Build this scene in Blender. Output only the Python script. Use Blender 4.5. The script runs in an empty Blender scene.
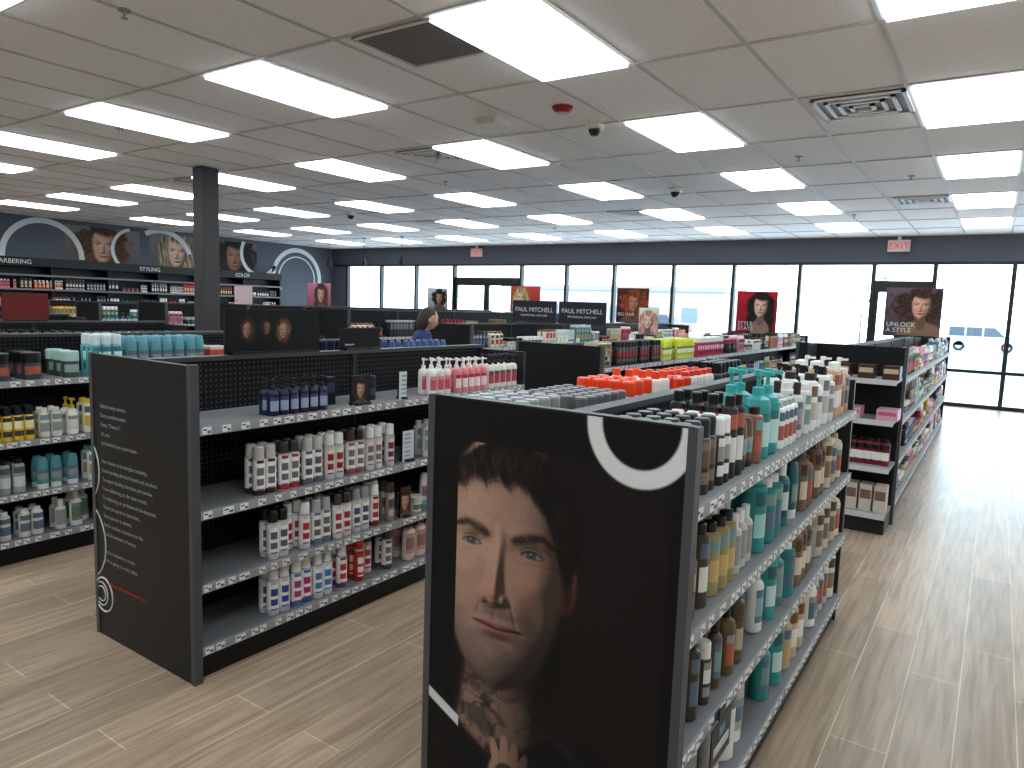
import bpy, math, random
import numpy as np
from mathutils import Matrix, Vector
random.seed(7); np.random.seed(7)
scene = bpy.context.scene
H=3.17; YF=15.6; XL=-17.6; XR=3.6; YB=-4.2

def lin(c):
    c=np.asarray(c,dtype=float)/255.0
    return np.where(c<=0.04045,c/12.92,((c+0.055)/1.055)**2.4)
def lin4(c): 
    l=lin(c); return (float(l[0]),float(l[1]),float(l[2]),1.0)

# ---------------- materials ----------------
def newmat(name):
    m=bpy.data.materials.new(name); m.use_nodes=True
    return m,m.node_tree,m.node_tree.nodes['Principled BSDF']
def solid(name,c,rough=0.5,metal=0.0,bump=0.0,bscale=60):
    m,nt,b=newmat(name)
    b.inputs['Roughness'].default_value=rough; b.inputs['Metallic'].default_value=metal
    n=nt.nodes.new('ShaderNodeTexNoise'); n.inputs['Scale'].default_value=bscale
    tc=nt.nodes.new('ShaderNodeTexCoord'); nt.links.new(tc.outputs['Object'],n.inputs['Vector'])
    mix=nt.nodes.new('ShaderNodeMixRGB'); mix.inputs['Fac'].default_value=0.5
    l=lin4(c)
    mix.inputs['Color1'].default_value=l; mix.inputs['Color2'].default_value=(l[0]*.85,l[1]*.85,l[2]*.85,1)
    nt.links.new(n.outputs['Fac'],mix.inputs['Fac']); nt.links.new(mix.outputs['Color'],b.inputs['Base Color'])
    return m
def attrmat(name,rough,spec=0.5):
    m,nt,b=newmat(name)
    a=nt.nodes.new('ShaderNodeAttribute'); a.attribute_name='Col'
    nt.links.new(a.outputs['Color'],b.inputs['Base Color'])
    b.inputs['Roughness'].default_value=rough
    b.inputs['Specular IOR Level'].default_value=spec
    return m
def emit(name,c,s):
    m=bpy.data.materials.new(name); m.use_nodes=True; nt=m.node_tree
    for n in list(nt.nodes):
        if n.type!='OUTPUT_MATERIAL': nt.nodes.remove(n)
    e=nt.nodes.new('ShaderNodeEmission'); e.inputs['Color'].default_value=(*c,1); e.inputs['Strength'].default_value=s
    nt.links.new(e.outputs[0],nt.nodes['Material Output'].inputs['Surface'])
    return m
M_plastic=attrmat('product_plastic',.35,.4)
M_metal=attrmat('painted_metal',.45,.3)
M_print=attrmat('printed_vinyl',.55,.2)
M_wall=solid('charcoal_wall_paint',(84,87,99),.7)
M_wallL=solid('white_wall_paint',(236,234,232),.8)
M_frame=solid('black_window_frame',(12,13,16),.4)
M_white=solid('white_graphic',(225,225,225),.5)
M_red=solid('red_graphic',(190,40,35),.5)
M_tbar=solid('ceiling_grid_bar',(196,192,190),.5)
M_light=emit('fluorescent_lens',(0.86,0.98,1.0),8.0)

# ceiling tile
m,nt,b=newmat('ceiling_tile'); M_ceil=m
tc=nt.nodes.new('ShaderNodeTexCoord'); n=nt.nodes.new('ShaderNodeTexNoise'); n.inputs['Scale'].default_value=70; n.inputs['Detail'].default_value=6
nt.links.new(tc.outputs['Object'],n.inputs['Vector'])
cr=nt.nodes.new('ShaderNodeValToRGB'); cr.color_ramp.elements[0].position=.3; cr.color_ramp.elements[0].color=lin4((234,230,230)); cr.color_ramp.elements[1].position=.6; cr.color_ramp.elements[1].color=lin4((247,245,246))
nt.links.new(n.outputs['Fac'],cr.inputs['Fac']); nt.links.new(cr.outputs['Color'],b.inputs['Base Color']); b.inputs['Roughness'].default_value=.9

# floor planks
m,nt,b=newmat('wood_plank_tile'); M_floor=m
tc=nt.nodes.new('ShaderNodeTexCoord')
mp=nt.nodes.new('ShaderNodeMapping'); mp.inputs['Rotation'].default_value=(0,0,math.radians(90))
nt.links.new(tc.outputs['Object'],mp.inputs['Vector'])
br=nt.nodes.new('ShaderNodeTexBrick'); br.inputs['Scale'].default_value=1.0
br.inputs['Brick Width'].default_value=1.2; br.inputs['Row Height'].default_value=.2; br.inputs['Mortar Size'].default_value=.0025
br.inputs['Color1'].default_value=lin4((186,161,140)); br.inputs['Color2'].default_value=lin4((160,138,118)); br.inputs['Mortar'].default_value=lin4((212,194,172))
br.offset=.37; br.inputs['Bias'].default_value=0
nt.links.new(mp.outputs['Vector'],br.inputs['Vector'])
mp2=nt.nodes.new('ShaderNodeMapping'); mp2.inputs['Scale'].default_value=(22,1.3,1)
nt.links.new(tc.outputs['Object'],mp2.inputs['Vector'])
ns=nt.nodes.new('ShaderNodeTexNoise'); ns.inputs['Scale'].default_value=1.6; ns.inputs['Detail'].default_value=6; ns.inputs['Distortion'].default_value=.6
nt.links.new(mp2.outputs['Vector'],ns.inputs['Vector'])
cr=nt.nodes.new('ShaderNodeValToRGB'); cr.color_ramp.elements[0].position=.32; cr.color_ramp.elements[0].color=(.55,.5,.46,1); cr.color_ramp.elements[1].position=.62; cr.color_ramp.elements[1].color=(1,1,1,1)
nt.links.new(ns.outputs['Fac'],cr.inputs['Fac'])
mx=nt.nodes.new('ShaderNodeMixRGB'); mx.blend_type='MULTIPLY'; mx.inputs['Fac'].default_value=.85
nt.links.new(br.outputs['Color'],mx.inputs['Color1']); nt.links.new(cr.outputs['Color'],mx.inputs['Color2'])
nt.links.new(mx.outputs['Color'],b.inputs['Base Color']); b.inputs['Roughness'].default_value=.34
bp=nt.nodes.new('ShaderNodeBump'); bp.inputs['Strength'].default_value=.25; bp.inputs['Distance'].default_value=.002; bp.invert=True
nt.links.new(br.outputs['Fac'],bp.inputs['Height']); nt.links.new(bp.outputs['Normal'],b.inputs['Normal'])

# pegboard
m,nt,b=newmat('perforated_pegboard'); M_peg=m
tc=nt.nodes.new('ShaderNodeTexCoord'); sp=nt.nodes.new('ShaderNodeSeparateXYZ'); nt.links.new(tc.outputs['Object'],sp.inputs[0])
def mth(op,a,bv=None,c=None):
    x=nt.nodes.new('ShaderNodeMath'); x.operation=op
    for i,v in enumerate((a,bv,c)):
        if v is None: continue
        if isinstance(v,(int,float)): x.inputs[i].default_value=v
        else: nt.links.new(v,x.inputs[i])
    return x.outputs[0]
def cell(o):
    f=mth('FRACT',mth('MULTIPLY',o,1/.0254)); s=mth('SUBTRACT',f,.5); return mth('MULTIPLY',s,s)
d=mth('SQRT',mth('ADD',cell(sp.outputs['Y']),cell(sp.outputs['Z'])))
k=mth('LESS_THAN',d,.17)
mx=nt.nodes.new('ShaderNodeMixRGB'); mx.inputs['Color1'].default_value=lin4((13,13,15)); mx.inputs['Color2'].default_value=lin4((72,70,70))
nt.links.new(k,mx.inputs['Fac']); nt.links.new(mx.outputs['Color'],b.inputs['Base Color']); b.inputs['Roughness'].default_value=.6; b.inputs['Specular IOR Level'].default_value=.2

# glass
m=bpy.data.materials.new('storefront_glass'); m.use_nodes=True; nt=m.node_tree; M_glass=m
nt.nodes.remove(nt.nodes['Principled BSDF'])
t=nt.nodes.new('ShaderNodeBsdfTransparent'); t.inputs[0].default_value=(.93,.98,.99,1)
g=nt.nodes.new('ShaderNodeBsdfGlossy'); g.inputs['Roughness'].default_value=.02
ms=nt.nodes.new('ShaderNodeMixShader'); ms.inputs[0].default_value=.05
nt.links.new(t.outputs[0],ms.inputs[1]); nt.links.new(g.outputs[0],ms.inputs[2]); nt.links.new(ms.outputs[0],nt.nodes['Material Output'].inputs['Surface'])

# ---------------- mesh builder ----------------
class MB:
    def __init__(s): s.V=[];s.F=[];s.C=[];s.S=[];s.n=0
    def add(s,v,f,c,sm):
        s.V.append(v); s.F.append(f+s.n); s.C.append(c); s.S.append(sm); s.n+=len(v)
    def box(s,x0,x1,y0,y1,z0,z1,col):
        v=np.array([(x0,y0,z0),(x1,y0,z0),(x1,y1,z0),(x0,y1,z0),(x0,y0,z1),(x1,y0,z1),(x1,y1,z1),(x0,y1,z1)],dtype=float)
        f=np.array([(0,3,2,1),(4,5,6,7),(0,1,5,4),(1,2,6,5),(2,3,7,6),(3,0,4,7)])
        s.add(v,f,np.tile(lin(col),(6,1)),np.zeros(6,bool))
    def hull4(s,poly,y0,y1,col):
        P=poly
        v=[(p[0],y0,p[1]) for p in P]+[(p[0],y1,p[1]) for p in P]
        f=[(0,1,5,4),(1,2,6,5),(2,3,7,6),(3,0,4,7),(3,2,1,0),(4,5,6,7)]
        s.add(np.array(v,float),np.array(f),np.tile(lin(col),(6,1)),np.zeros(6,bool))
    def tmpl(s,t,x,y,z,scale=1.0):
        s.add(t[0]*scale+np.array((x,y,z)),t[1],t[2],t[3])
    def build(s,name,mat,parent=None):
        V=np.concatenate(s.V); F=np.concatenate(s.F); C=np.concatenate(s.C); S=np.concatenate(s.S)
        me=bpy.data.meshes.new(name); me.vertices.add(len(V)); me.vertices.foreach_set('co',V.ravel())
        me.loops.add(F.size); me.loops.foreach_set('vertex_index',F.ravel().astype(np.int32))
        me.polygons.add(len(F)); me.polygons.foreach_set('loop_start',np.arange(0,F.size,4,dtype=np.int32))
        me.polygons.foreach_set('use_smooth',S)
        me.update(calc_edges=True)
        ca=me.color_attributes.new('Col','FLOAT_COLOR','CORNER')
        cc=np.ones((len(F),4,4)); cc[:,:,:3]=C[:,None,:]
        ca.data.foreach_set('color',cc.ravel())
        me.materials.append(mat); me.validate()
        o=bpy.data.objects.new(name,me); scene.collection.objects.link(o)
        if parent: o.parent=parent
        return o
def lathe(prof,cols,seg=12,sx=1,sy=1,front=0.0,label=None,th=.45):
    V=[];F=[];C=[];S=[];n=0
    ang=np.arange(seg)*2*math.pi/seg
    ca,sa=np.cos(ang)*sx,np.sin(ang)*sy
    for bnd in range(len(prof)-1):
        for r,z in (prof[bnd],prof[bnd+1]):
            V.append(np.stack([ca*r,sa*r,np.full(seg,z)],1))
        i=np.arange(seg); j=(i+1)%seg
        F.append(np.stack([i,j,seg+j,seg+i],1)+n); n+=2*seg
        c=np.tile(lin(cols[bnd]),(seg,1))
        if label and bnd in label:
            mid=ang+math.pi/seg
            msk=np.cos(mid-front)>th
            c[msk]=lin(label[bnd])
        C.append(c); S.append(np.ones(seg,bool))
    return np.concatenate(V),np.concatenate(F),np.concatenate(C),np.concatenate(S)
def merge(a,b):
    return (np.concatenate([a[0],b[0]]),np.concatenate([a[1],b[1]+len(a[0])]),np.concatenate([a[2],b[2]]),np.concatenate([a[3],b[3]]))
def tbox(x0,x1,y0,y1,z0,z1,col):
    q=MB(); q.box(x0,x1,y0,y1,z0,z1,col); return q.V[0],q.F[0],q.C[0],q.S[0]
CACHE={}
def product(kind,h,r,body,cap,label,accent,front=0.0,seg=12):
    key=(kind,h,r,body,cap,label,accent,front,seg)
    if key in CACHE: return CACHE[key]
    e=.0008
    fx,fy=math.cos(front),math.sin(front)
    if kind=='can':
        p=[(r*.9,0),(r,.015*h),(r,.14*h),(r,.30*h),(r,.36*h),(r,.52*h),(r,.58*h),(r,.70*h),(r*.86,.735*h),(r*.86,.75*h),(r*.84,.97*h),(r*.72,h),(e,h)]
        c=[body,body,body,body,body,body,body,body,(150,150,150),cap,cap,cap]
        t=lathe(p,c,seg,1,1,front,{2:accent,4:label,5:label,6:accent})
    elif kind=='spray':
        zs_=[.0,.015,.12,.15,.22,.25,.32,.35,.42,.45,.54,.57,.66,.72]
        p=[(r*.9,0)]+[(r,a*h) for a in zs_[1:]]+[(r*.84,.76*h),(r*.84,.97*h),(r*.7,h),(e,h)]
        c=[body]*(len(zs_)-1)+[(170,170,172),cap,cap,cap]
        c[1]=accent
        lb={i:label for i in (4,6,8,10)}; lb[2]=label; lb[12]=accent; lb[5]=label; lb[9]=label
        t=lathe(p,c,20,1,1,front,lb,.82)
    elif kind=='bottle':
        p=[(r*.85,0),(r,.02*h),(r,.16*h),(r,.26*h),(r,.46*h),(r,.54*h),(r,.66*h),(r*.85,.73*h),(r*.5,.78*h),(r*.5,.80*h),(r*.52,.98*h),(r*.45,h),(e,h)]
        c=[body]*9+[cap]*3
        c[8]=cap
        t=lathe(p,c,seg,.78,1.0,front,{2:accent,3:label,4:label,5:accent})
    elif kind=='tottle':
        p=[(r*.9,0),(r*.92,.16*h),(r*.95,.17*h),(r,.3*h),(r,.5*h),(r,.62*h),(r*.9,.85*h),(r*.7,.97*h),(r*.5,h),(e,h)]
        c=[cap,body,body,body,body,body,body,body,body]
        t=lathe(p,c,seg,.7,1.0,front,{3:label,4:accent})
    elif kind=='tall':
        p=[(r*.9,0),(r,.02*h),(r,.2*h),(r,.32*h),(r,.5*h),(r,.6*h),(r,.78*h),(r*.92,.84*h),(r*.6,.87*h),(r*.6,.985*h),(r*.5,h),(e,h)]
        c=[body]*8+[cap]*3
        t=lathe(p,c,seg,1,1,front,{2:label,3:label,5:accent})
    elif kind=='pump':
        p=[(r*.9,0),(r,.02*h),(r,.14*h),(r,.25*h),(r,.42*h),(r,.52*h),(r,.6*h),(r*.85,.67*h),(r*.42,.71*h),(r*.42,.8*h),(r*.16,.81*h),(r*.16,.93*h),(r*.36,.935*h),(r*.32,h),(e,h)]
        c=[body]*8+[cap]*6
        t=lathe(p,c,seg,1,1,front,{2:label,3:label,4:accent})
        L=r*.95
        x0,x1=sorted((0,fx*L)); y0,y1=sorted((0,fy*L)); w=r*.13
        t=merge(t,tbox(x0-w,x1+w,y0-w,y1+w,.945*h,.985*h,cap))
    elif kind=='jar':
        p=[(r*.92,0),(r,.05*h),(r,.2*h),(r,.5*h),(r,.62*h),(r*1.03,.63*h),(r*1.03,.96*h),(r*.95,h),(e,h)]
        c=[body]*4+[cap]*4
        t=lathe(p,c,seg,1,1,front,{2:label})
    elif kind=='box':
        t=tbox(-r*.7,r*.7,-r,r,0,h,body)
        g=.001
        if abs(fx)>.5:
            s=1 if fx>0 else -1
            xs=sorted((s*r*.7,s*(r*.7+g)))
            t=merge(t,tbox(xs[0],xs[1],-r*.8,r*.8,h*.45,h*.8,label)); t=merge(t,tbox(xs[0],xs[1],-r*.8,r*.8,h*.15,h*.3,accent))
            t=merge(t,tbox(-r*.705,r*.705,-r*1.003,r*1.003,h*.88,h*1.003,cap))
        else:
            t=merge(t,tbox(-r*.6,r*.6,-r-g,-r,h*.45,h*.8,label))
    CACHE[key]=t
    return t
VAR=[False]
VL=[(226,224,220),(150,150,150),(200,170,110),(120,150,150),(170,90,70),(90,110,130)]
def vary(spec,v):
    kind,h,r,body,cap,label,accent=spec
    if v==0: return spec
    k=(1,.90,1.06,.84)[v]; dk=(1,.86,1.1,.95)[v]
    b2=tuple(int(min(245,c*dk)) for c in body)
    k2={'can':('can','can','tall'),'tall':('tall','bottle','pump'),'bottle':('bottle','tottle','tall'),'tottle':('bottle','tottle','tall'),'pump':('pump','pump','tall'),'jar':('jar','jar','jar'),'box':('box','box','box'),'spray':('spray','spray','spray')}[kind][v%3]
    return (k2,round(h*k,3),round(r*(1,.95,1.0,.9)[v],4),b2,cap if v!=3 else (235,233,230),VL[(v+int(h*1000)+int(r*1000))%6],VL[(v*2+int(h*1000)+3)%6])
def fill(mb,xf,d,z,y0,y1,depth,spec,rows=2,seg=12,gap=1.08):
    if VAR[0] and y1-y0>.2:
        y=y0
        last=0
        while y<y1-.06:
            wv=random.uniform(.09,.17); ye=min(y+wv,y1)
            if y1-ye<.06: ye=y1
            v=random.choice([0,0,1,2,3])
            VAR[0]=False; fill(mb,xf,d,z,y,ye,depth,vary(spec,v),rows,seg,gap); VAR[0]=True
            y=ye
        return
    kind,h,r,body,cap,label,accent=spec
    front=0.0 if d>0 else math.pi
    if d>0 and kind=='spray': front=-.35
    t=product(kind,h,r,body,cap,label,accent,front,seg)
    st=2*r*gap; n=max(1,int((y1-y0)/st+.15)); rows=max(1,min(rows,int((depth-.02)/(2*r))))
    st=min(st,(y1-y0)/n) if n>1 else st
    off=(y1-y0-n*st)/2
    for k in range(rows):
        for i in range(n):
            if k==0 and random.random()<.04: continue
            x=xf-d*(.03+r+k*2*r*1.03)+random.uniform(-.003,.003)
            mb.tmpl(t,x,y0+off+(i+.5)*st+random.uniform(-.002,.002),z)

def empty(name,loc=(0,0,0)):
    o=bpy.data.objects.new(name,None); scene.collection.objects.link(o); o.location=loc; o.empty_display_size=.2; return o
def boxobj(name,x0,x1,y0,y1,z0,z1,mat,parent=None,bev=0):
    q=MB(); q.box(x0,x1,y0,y1,z0,z1,(128,128,128)); o=q.build(name,mat,parent)
    if bev:
        mo=o.modifiers.new('b','BEVEL'); mo.width=bev; mo.segments=2
    return o
def text(name,body,size,loc,rot,mat,parent=None,align='LEFT',spacing=1.0):
    c=bpy.data.curves.new(name,'FONT'); c.body=body; c.size=size; c.align_x=align; c.extrude=.0004; c.space_line=spacing
    c.materials.append(mat); o=bpy.data.objects.new(name,c); scene.collection.objects.link(o)
    o.location=loc; o.rotation_euler=rot
    if parent: o.parent=parent
    return o
RX=(math.pi/2,0,0); RYP=(math.pi/2,0,math.pi/2)

def painted(name,x0,x1,z0,z1,nx,nz,func,loc=(0,0,0),rotz=0,parent=None,mat=None):
    xs=np.linspace(x0,x1,nx+1); zs=np.linspace(z0,z1,nz+1)
    X,Z=np.meshgrid(xs,zs)
    V=np.stack([X.ravel(),np.zeros(X.size),Z.ravel()],1)
    i,j=np.meshgrid(np.arange(nx),np.arange(nz)); a=(j*(nx+1)+i).ravel()
    F=np.stack([a,a+1,a+nx+2,a+nx+1],1)
    rgb=np.clip(func(X,Z),0,1).reshape(-1,3)
    rgb=lin(rgb*255)
    me=bpy.data.meshes.new(name); me.vertices.add(len(V)); me.vertices.foreach_set('co',V.ravel())
    me.loops.add(F.size); me.loops.foreach_set('vertex_index',F.ravel().astype(np.int32))
    me.polygons.add(len(F)); me.polygons.foreach_set('loop_start',np.arange(0,F.size,4,dtype=np.int32)); me.update(calc_edges=True)
    ca=me.color_attributes.new('Col','FLOAT_COLOR','POINT'); cc=np.ones((len(V),4)); cc[:,:3]=rgb; ca.data.foreach_set('color',cc.ravel())
    me.materials.append(mat or M_print)
    o=bpy.data.objects.new(name,me); scene.collection.objects.link(o); o.location=loc; o.rotation_euler=(0,0,rotz)
    if parent: o.parent=parent
    return o
def sig(v): return 1/(1+np.exp(-np.clip(v,-40,40)))
TAB=np.random.RandomState(11).rand(256,256)
def vn(x,z):
    xi=np.floor(x).astype(int); zi=np.floor(z).astype(int); fx_=x-xi; fz_=z-zi
    fx_=fx_*fx_*(3-2*fx_); fz_=fz_*fz_*(3-2*fz_)
    a=TAB[xi%256,zi%256]; b_=TAB[(xi+1)%256,zi%256]; c_=TAB[xi%256,(zi+1)%256]; d_=TAB[(xi+1)%256,(zi+1)%256]
    return (a*(1-fx_)+b_*fx_)*(1-fz_)+(c_*(1-fx_)+d_*fx_)*fz_

# printed portrait: a shaded relief of a head evaluated on the print's own grid
def face_print(X,Z,light=(-.70,.30,.65),female=False,skin=(222,178,156),expo=.62,amb=.05,lip_c=(186,50,60)):
    dx=X[0,1]-X[0,0]; dz=Z[1,0]-Z[0,0]
    g=lambda x0,z0,sx,sz,rot=0: np.exp(-.5*((((X-x0)*math.cos(rot)+(Z-z0)*math.sin(rot))/sx)**2+((-(X-x0)*math.sin(rot)+(Z-z0)*math.cos(rot))/sz)**2))
    zf=np.linspace(.35,1.4,700)
    zz=[.50,.525,.545,.57,.62,.67,.73,.80,.88,.98,1.08,1.16,1.23,1.27]
    wr=[0,.045,.085,.112,.145,.166,.184,.194,.200,.204,.196,.165,.10,0]
    if female: wr=[0,.02,.05,.08,.118,.145,.168,.184,.194,.198,.19,.16,.10,0]
    ker=np.exp(-.5*(np.arange(-30,31)/9.0)**2); ker/=ker.sum()
    wf=np.convolve(np.interp(zf,zz,wr,0,0),ker,'same')
    w=np.interp(Z,zf,wf); cx=np.interp(Z,[.5,.7,.95,1.2],[-1.102,-1.090,-1.080,-1.075])
    t=(X-cx)/np.maximum(w,.01)
    h=.17*np.sqrt(np.clip(1-np.abs(t)**2.4,0,1))*np.clip(w/.2,0,1)**.5
    nx_=np.interp(Z,[.75,.8,.95],[-1.112,-1.110,-1.092])
    nose=np.interp(Z,[.745,.765,.785,.80,.86,.93,.975,1.0],[.0,.030,.044,.042,.028,.014,.006,0])
    nw=np.interp(Z,[.76,.79,.83,.92],[.018,.0175,.0145,.012])
    h+=nose*np.exp(-.5*(np.abs(X-nx_)/nw)**2.2)
    h+=.020*g(-1.147,.776,.0085,.011)+.022*g(-1.077,.776,.009,.011)
    for s_ in (-1,1):
        e_=-1.190 if s_<0 else -.985
        h+=.014*g(e_-.0,.966,.048,.013,-.12*s_)-.024*g(e_+.012*(-s_),.932,.034,.018)+.010*g(e_,.925,.024,.012)
        h+=.014*g(-1.09+s_*.135,.842,.035,.028)-.012*g(-1.095+s_*.122,.735,.028,.05)
        h-=.004*np.exp(-.5*(((X-(-1.1+s_*(.048+(.775-Z)*.35)))/.005)**2))*np.exp(-.5*((Z-.735)/.028)**2)
        h-=.008*g(-1.08+s_*.165,1.02,.02,.06)
        h-=.004*g(e_,.898,.03,.005)
    h-=.003*g(-1.105,.73,.005,.012)
    h+=.0085*g(-1.093,.706,.045,.0075)+.011*g(-1.093,.680,.040,.009)-.010*g(-1.093,.655,.040,.010)+.015*g(-1.10,.598,.038,.026)
    h+=.004*g(-1.085,1.04,.1,.05)
    t2=np.clip((X+1.092)/.086,-1,1)
    ml=.6945-.005*np.cos(t2*3.1)-.003*t2**2
    inx=sig((1-np.abs((X+1.092)/.086))/.04)
    h-=.007*inx*np.exp(-((Z-ml)/.0035)**2)
    h+=.0007*vn(X*420,Z*420)
    hz,hx=np.gradient(h,dz,dx)
    N=np.stack([-hx,-hz,np.ones_like(h)],-1); N/=np.linalg.norm(N,axis=-1,keepdims=True)
    L=np.array(light); L=L/np.linalg.norm(L); lp=math.hypot(L[0],L[1])
    dif=np.clip((N@L+.06)/1.06,0,1)
    sh=np.ones_like(h)
    s_=.006
    while s_<.20:
        i=int(round(-L[0]/lp*s_/dx)); j=int(round(L[1]/lp*s_/dz))
        hs=np.roll(np.roll(h,i,axis=1),-j,axis=0)
        oc=(hs-(h+s_*L[2]/lp))/(s_*.10+.003)
        sh=np.minimum(sh,1-np.clip(oc,0,1)); s_+=.005
    fillL=np.array((.75,.15,.6)); fillL/=np.linalg.norm(fillL)
    Hh=L+np.array((0,0,1)); Hh/=np.linalg.norm(Hh)
    sp_=np.clip(N@Hh,0,1)**22
    alb=np.ones(X.shape+(3,))*lin(skin)
    def mx_(mask,c):
        nonlocal alb
        alb=alb*(1-mask[...,None])+lin(c)*mask[...,None]
    alb*= (1-.14*(vn(X*60,Z*60)-.5)-.08*(vn(X*240,Z*240)-.5))[...,None]
    red=np.clip(g(-1.16,.80,.03,.04)+g(-1.0,.80,.03,.04)+g(-1.11,.785,.02,.015),0,1)*.25
    alb*= (1-red[...,None]*np.array((0,.28,.25)))
    if not female:
        st=sig((.745-Z)/.022)*(.50+.40*vn(X*700,Z*700))*(1-.95*g(-1.093,.692,.075,.02))*(1-.5*g(-1.2,.76,.04,.04))+.45*g(-1.09,.735,.055,.011)*(.6+.4*vn(X*700,Z*700))
        alb*=(1-np.clip(st,0,.7)[...,None]*np.array((.76,.70,.62)))
    up=ml+.0165*(1-t2**2)*(1-.3*np.exp(-(t2/.15)**2)); lo=ml-.025*(1-t2**2)**.75
    lip=inx*sig((up-Z)/.003)*sig((Z-lo)/.003)
    mx_(lip*(.75 if not female else .95),(170,100,94) if not female else lip_c)
    mx_(inx*np.exp(-((Z-ml)/.0024)**2)*.9,(44,18,18))
    mx_(g(-1.138,.760,.008,.0045,.2)*.9,(30,14,12)); mx_(g(-1.084,.760,.009,.005,-.2)*.9,(30,14,12))
    for ex,hw,hh in ((-1.190,.034,.0115),(-.985,.038,.0125)):
        if female: hh*=1.35
        ez=.926; tt=(X-ex)/hw; ins=sig((1-np.abs(tt))/.05)
        top=ez+hh*(1-np.clip(np.abs(tt),0,1)**2.2); bot=ez-hh*.62*(1-np.clip(tt**2,0,1))
        mx_(ins*np.exp(-((Z-top-.010)/.003)**2)*.65,(84,52,42))
        eye=ins*sig((top-Z)/.0013)*sig((Z-bot)/.0013)
        mx_(eye,(180,168,164)); rr_=np.hypot(X-ex+.003,Z-ez-.0025)
        mx_(eye*sig((.0145-rr_)/.001),(80,100,112) if not female else (90,60,40)); mx_(eye*np.exp(-((rr_-.0145)/.0016)**2)*.8,(20,24,28))
        mx_(eye*sig((.0062-rr_)/.001),(5,5,6))
        mx_(ins*np.exp(-((Z-top+.0004)/(.0042 if not female else .006))**2)*.95,(22,13,11)); mx_(ins*np.exp(-((Z-bot)/.0022)**2)*.6,(80,44,38))
    for a0,a1,pts in ((-1.250,-1.128,[.970,.981,.972,.957]),(-1.055,-.905,[.955,.972,.981,.953])):
        tt=(X-a0)/(a1-a0); zc=np.interp(tt,[0,.35,.7,1],pts)
        th=np.interp(tt,[0,.12,.5,.85,1],[.010,.0155,.0155,.010,.002]) if a0>-1.2 else np.interp(tt,[0,.3,.85,1],[.009,.0145,.0165,.010])
        if female: th=th*.5; zc=zc+.008
        k_=sig(tt/.025)*sig((1-tt)/.025)*np.exp(-(np.abs(Z-zc)/th)**2.5)*(.6+.45*vn((X+Z*.9)*520,(Z-X)*90))
        mx_(np.clip(k_*1.15,0,.96),(22,15,13))
    lit=expo*1.35*dif*(.10+.90*sh)+amb*.8+.05*np.clip(N@fillL,0,1)
    rgb=alb*lit[...,None]+(.05*sp_*sh)[...,None]*expo
    for ex in (-1.194,-.989):
        c_=np.exp(-(np.hypot(X-ex,Z-.9315)/.0028)**2)*.7; rgb=rgb*(1-c_[...,None])+.5*c_[...,None]
    mask=sig((w-np.abs(X-cx))/.004)*sig((Z-.508)/.004)
    return np.clip(rgb,0,1)**(1/2.2),mask

# ---------------- room shell ----------------
boxobj('floor',XL-.2,XR+.2,YB-.2,YF+.15,-.1,0,M_floor)
boxobj('ceiling',XL-.2,XR+.2,YB-.2,YF+.15,H,H+.1,M_ceil)
boxobj('wall_left',XL-.15,XL,YB,YF,0,H,M_wall)
boxobj('wall_right',XR,XR+.15,YB,YF,0,H,M_wallL)
boxobj('wall_rear',XL,XR,YB-.15,YB,0,H,M_wallL)
wf=empty('wall_front')
boxobj('header',XL,XR,YF,YF+.15,2.66,H,M_wall,wf)
boxobj('pier',XL,-16.95,YF,YF+.15,0,2.66,M_wall,wf)
boxobj('sill_trim',XL,XR,YF-.02,YF,2.62,2.68,M_frame,wf)
mull=[-16.95,-15.5,-14.1,-12.68,-10.43,-9.07,-7.75,-6.25,-4.87,-3.5,-2.12,-1.08,.14,1.5,2.9,XR-.03]
doors=[(-12.68,-10.43),(-2.12,-1.08)]
wi=1
for a,bm in zip(mull[:-1],mull[1:]):
    isd=(a,bm) in doors
    if isd:
        p=empty('door_%d'%(doors.index((a,bm))+1))
        boxobj('head_rail',a+.03,bm-.03,YF+.03,YF+.11,2.2,2.32,M_frame,p)
        leaves=[(a+.03,bm-.03)] if bm-a<1.5 else [(a+.03,(a+bm)/2),((a+bm)/2,bm-.03)]
        for q,(u,v) in enumerate(leaves):
            boxobj('stile_l%d'%q,u,u+.08,YF+.04,YF+.1,.0,2.2,M_frame,p); boxobj('stile_r%d'%q,v-.08,v,YF+.04,YF+.1,0,2.2,M_frame,p)
            boxobj('rail_b%d'%q,u+.08,v-.08,YF+.04,YF+.1,0,.22,M_frame,p); boxobj('rail_t%d'%q,u+.08,v-.08,YF+.04,YF+.1,2.1,2.2,M_frame,p)
            boxobj('push_bar%d'%q,u+.08,v-.08,YF-.03,YF+.0,1.0,1.06,M_frame,p)
            boxobj('glass%d'%q,u+.08,v-.08,YF+.065,YF+.075,.22,2.1,M_glass,p)
        boxobj('transom_glass',a+.03,bm-.03,YF+.065,YF+.075,2.32,2.62,M_glass,p)
    else:
        p=empty('window_%d'%wi); wi+=1
        boxobj('rail_mid',a+.03,bm-.03,YF+.03,YF+.1,.64,.70,M_frame,p)
        boxobj('rail_base',a+.03,bm-.03,YF+.03,YF+.1,0,.07,M_frame,p)
        boxobj('glass_pane',a+.03,bm-.03,YF+.065,YF+.07,.07,2.64,M_glass,p)
q=MB()
for xm in mull: q.box(xm-.035,xm+.035,YF,YF+.13,0,2.66,(18,18,22))
q.build('trim_1',M_frame)
boxobj('baseboard_left',XL,XL+.015,YB,YF,0,.12,M_frame); boxobj('baseboard_right',XR-.015,XR,YB,YF,0,.12,M_frame)

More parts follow.
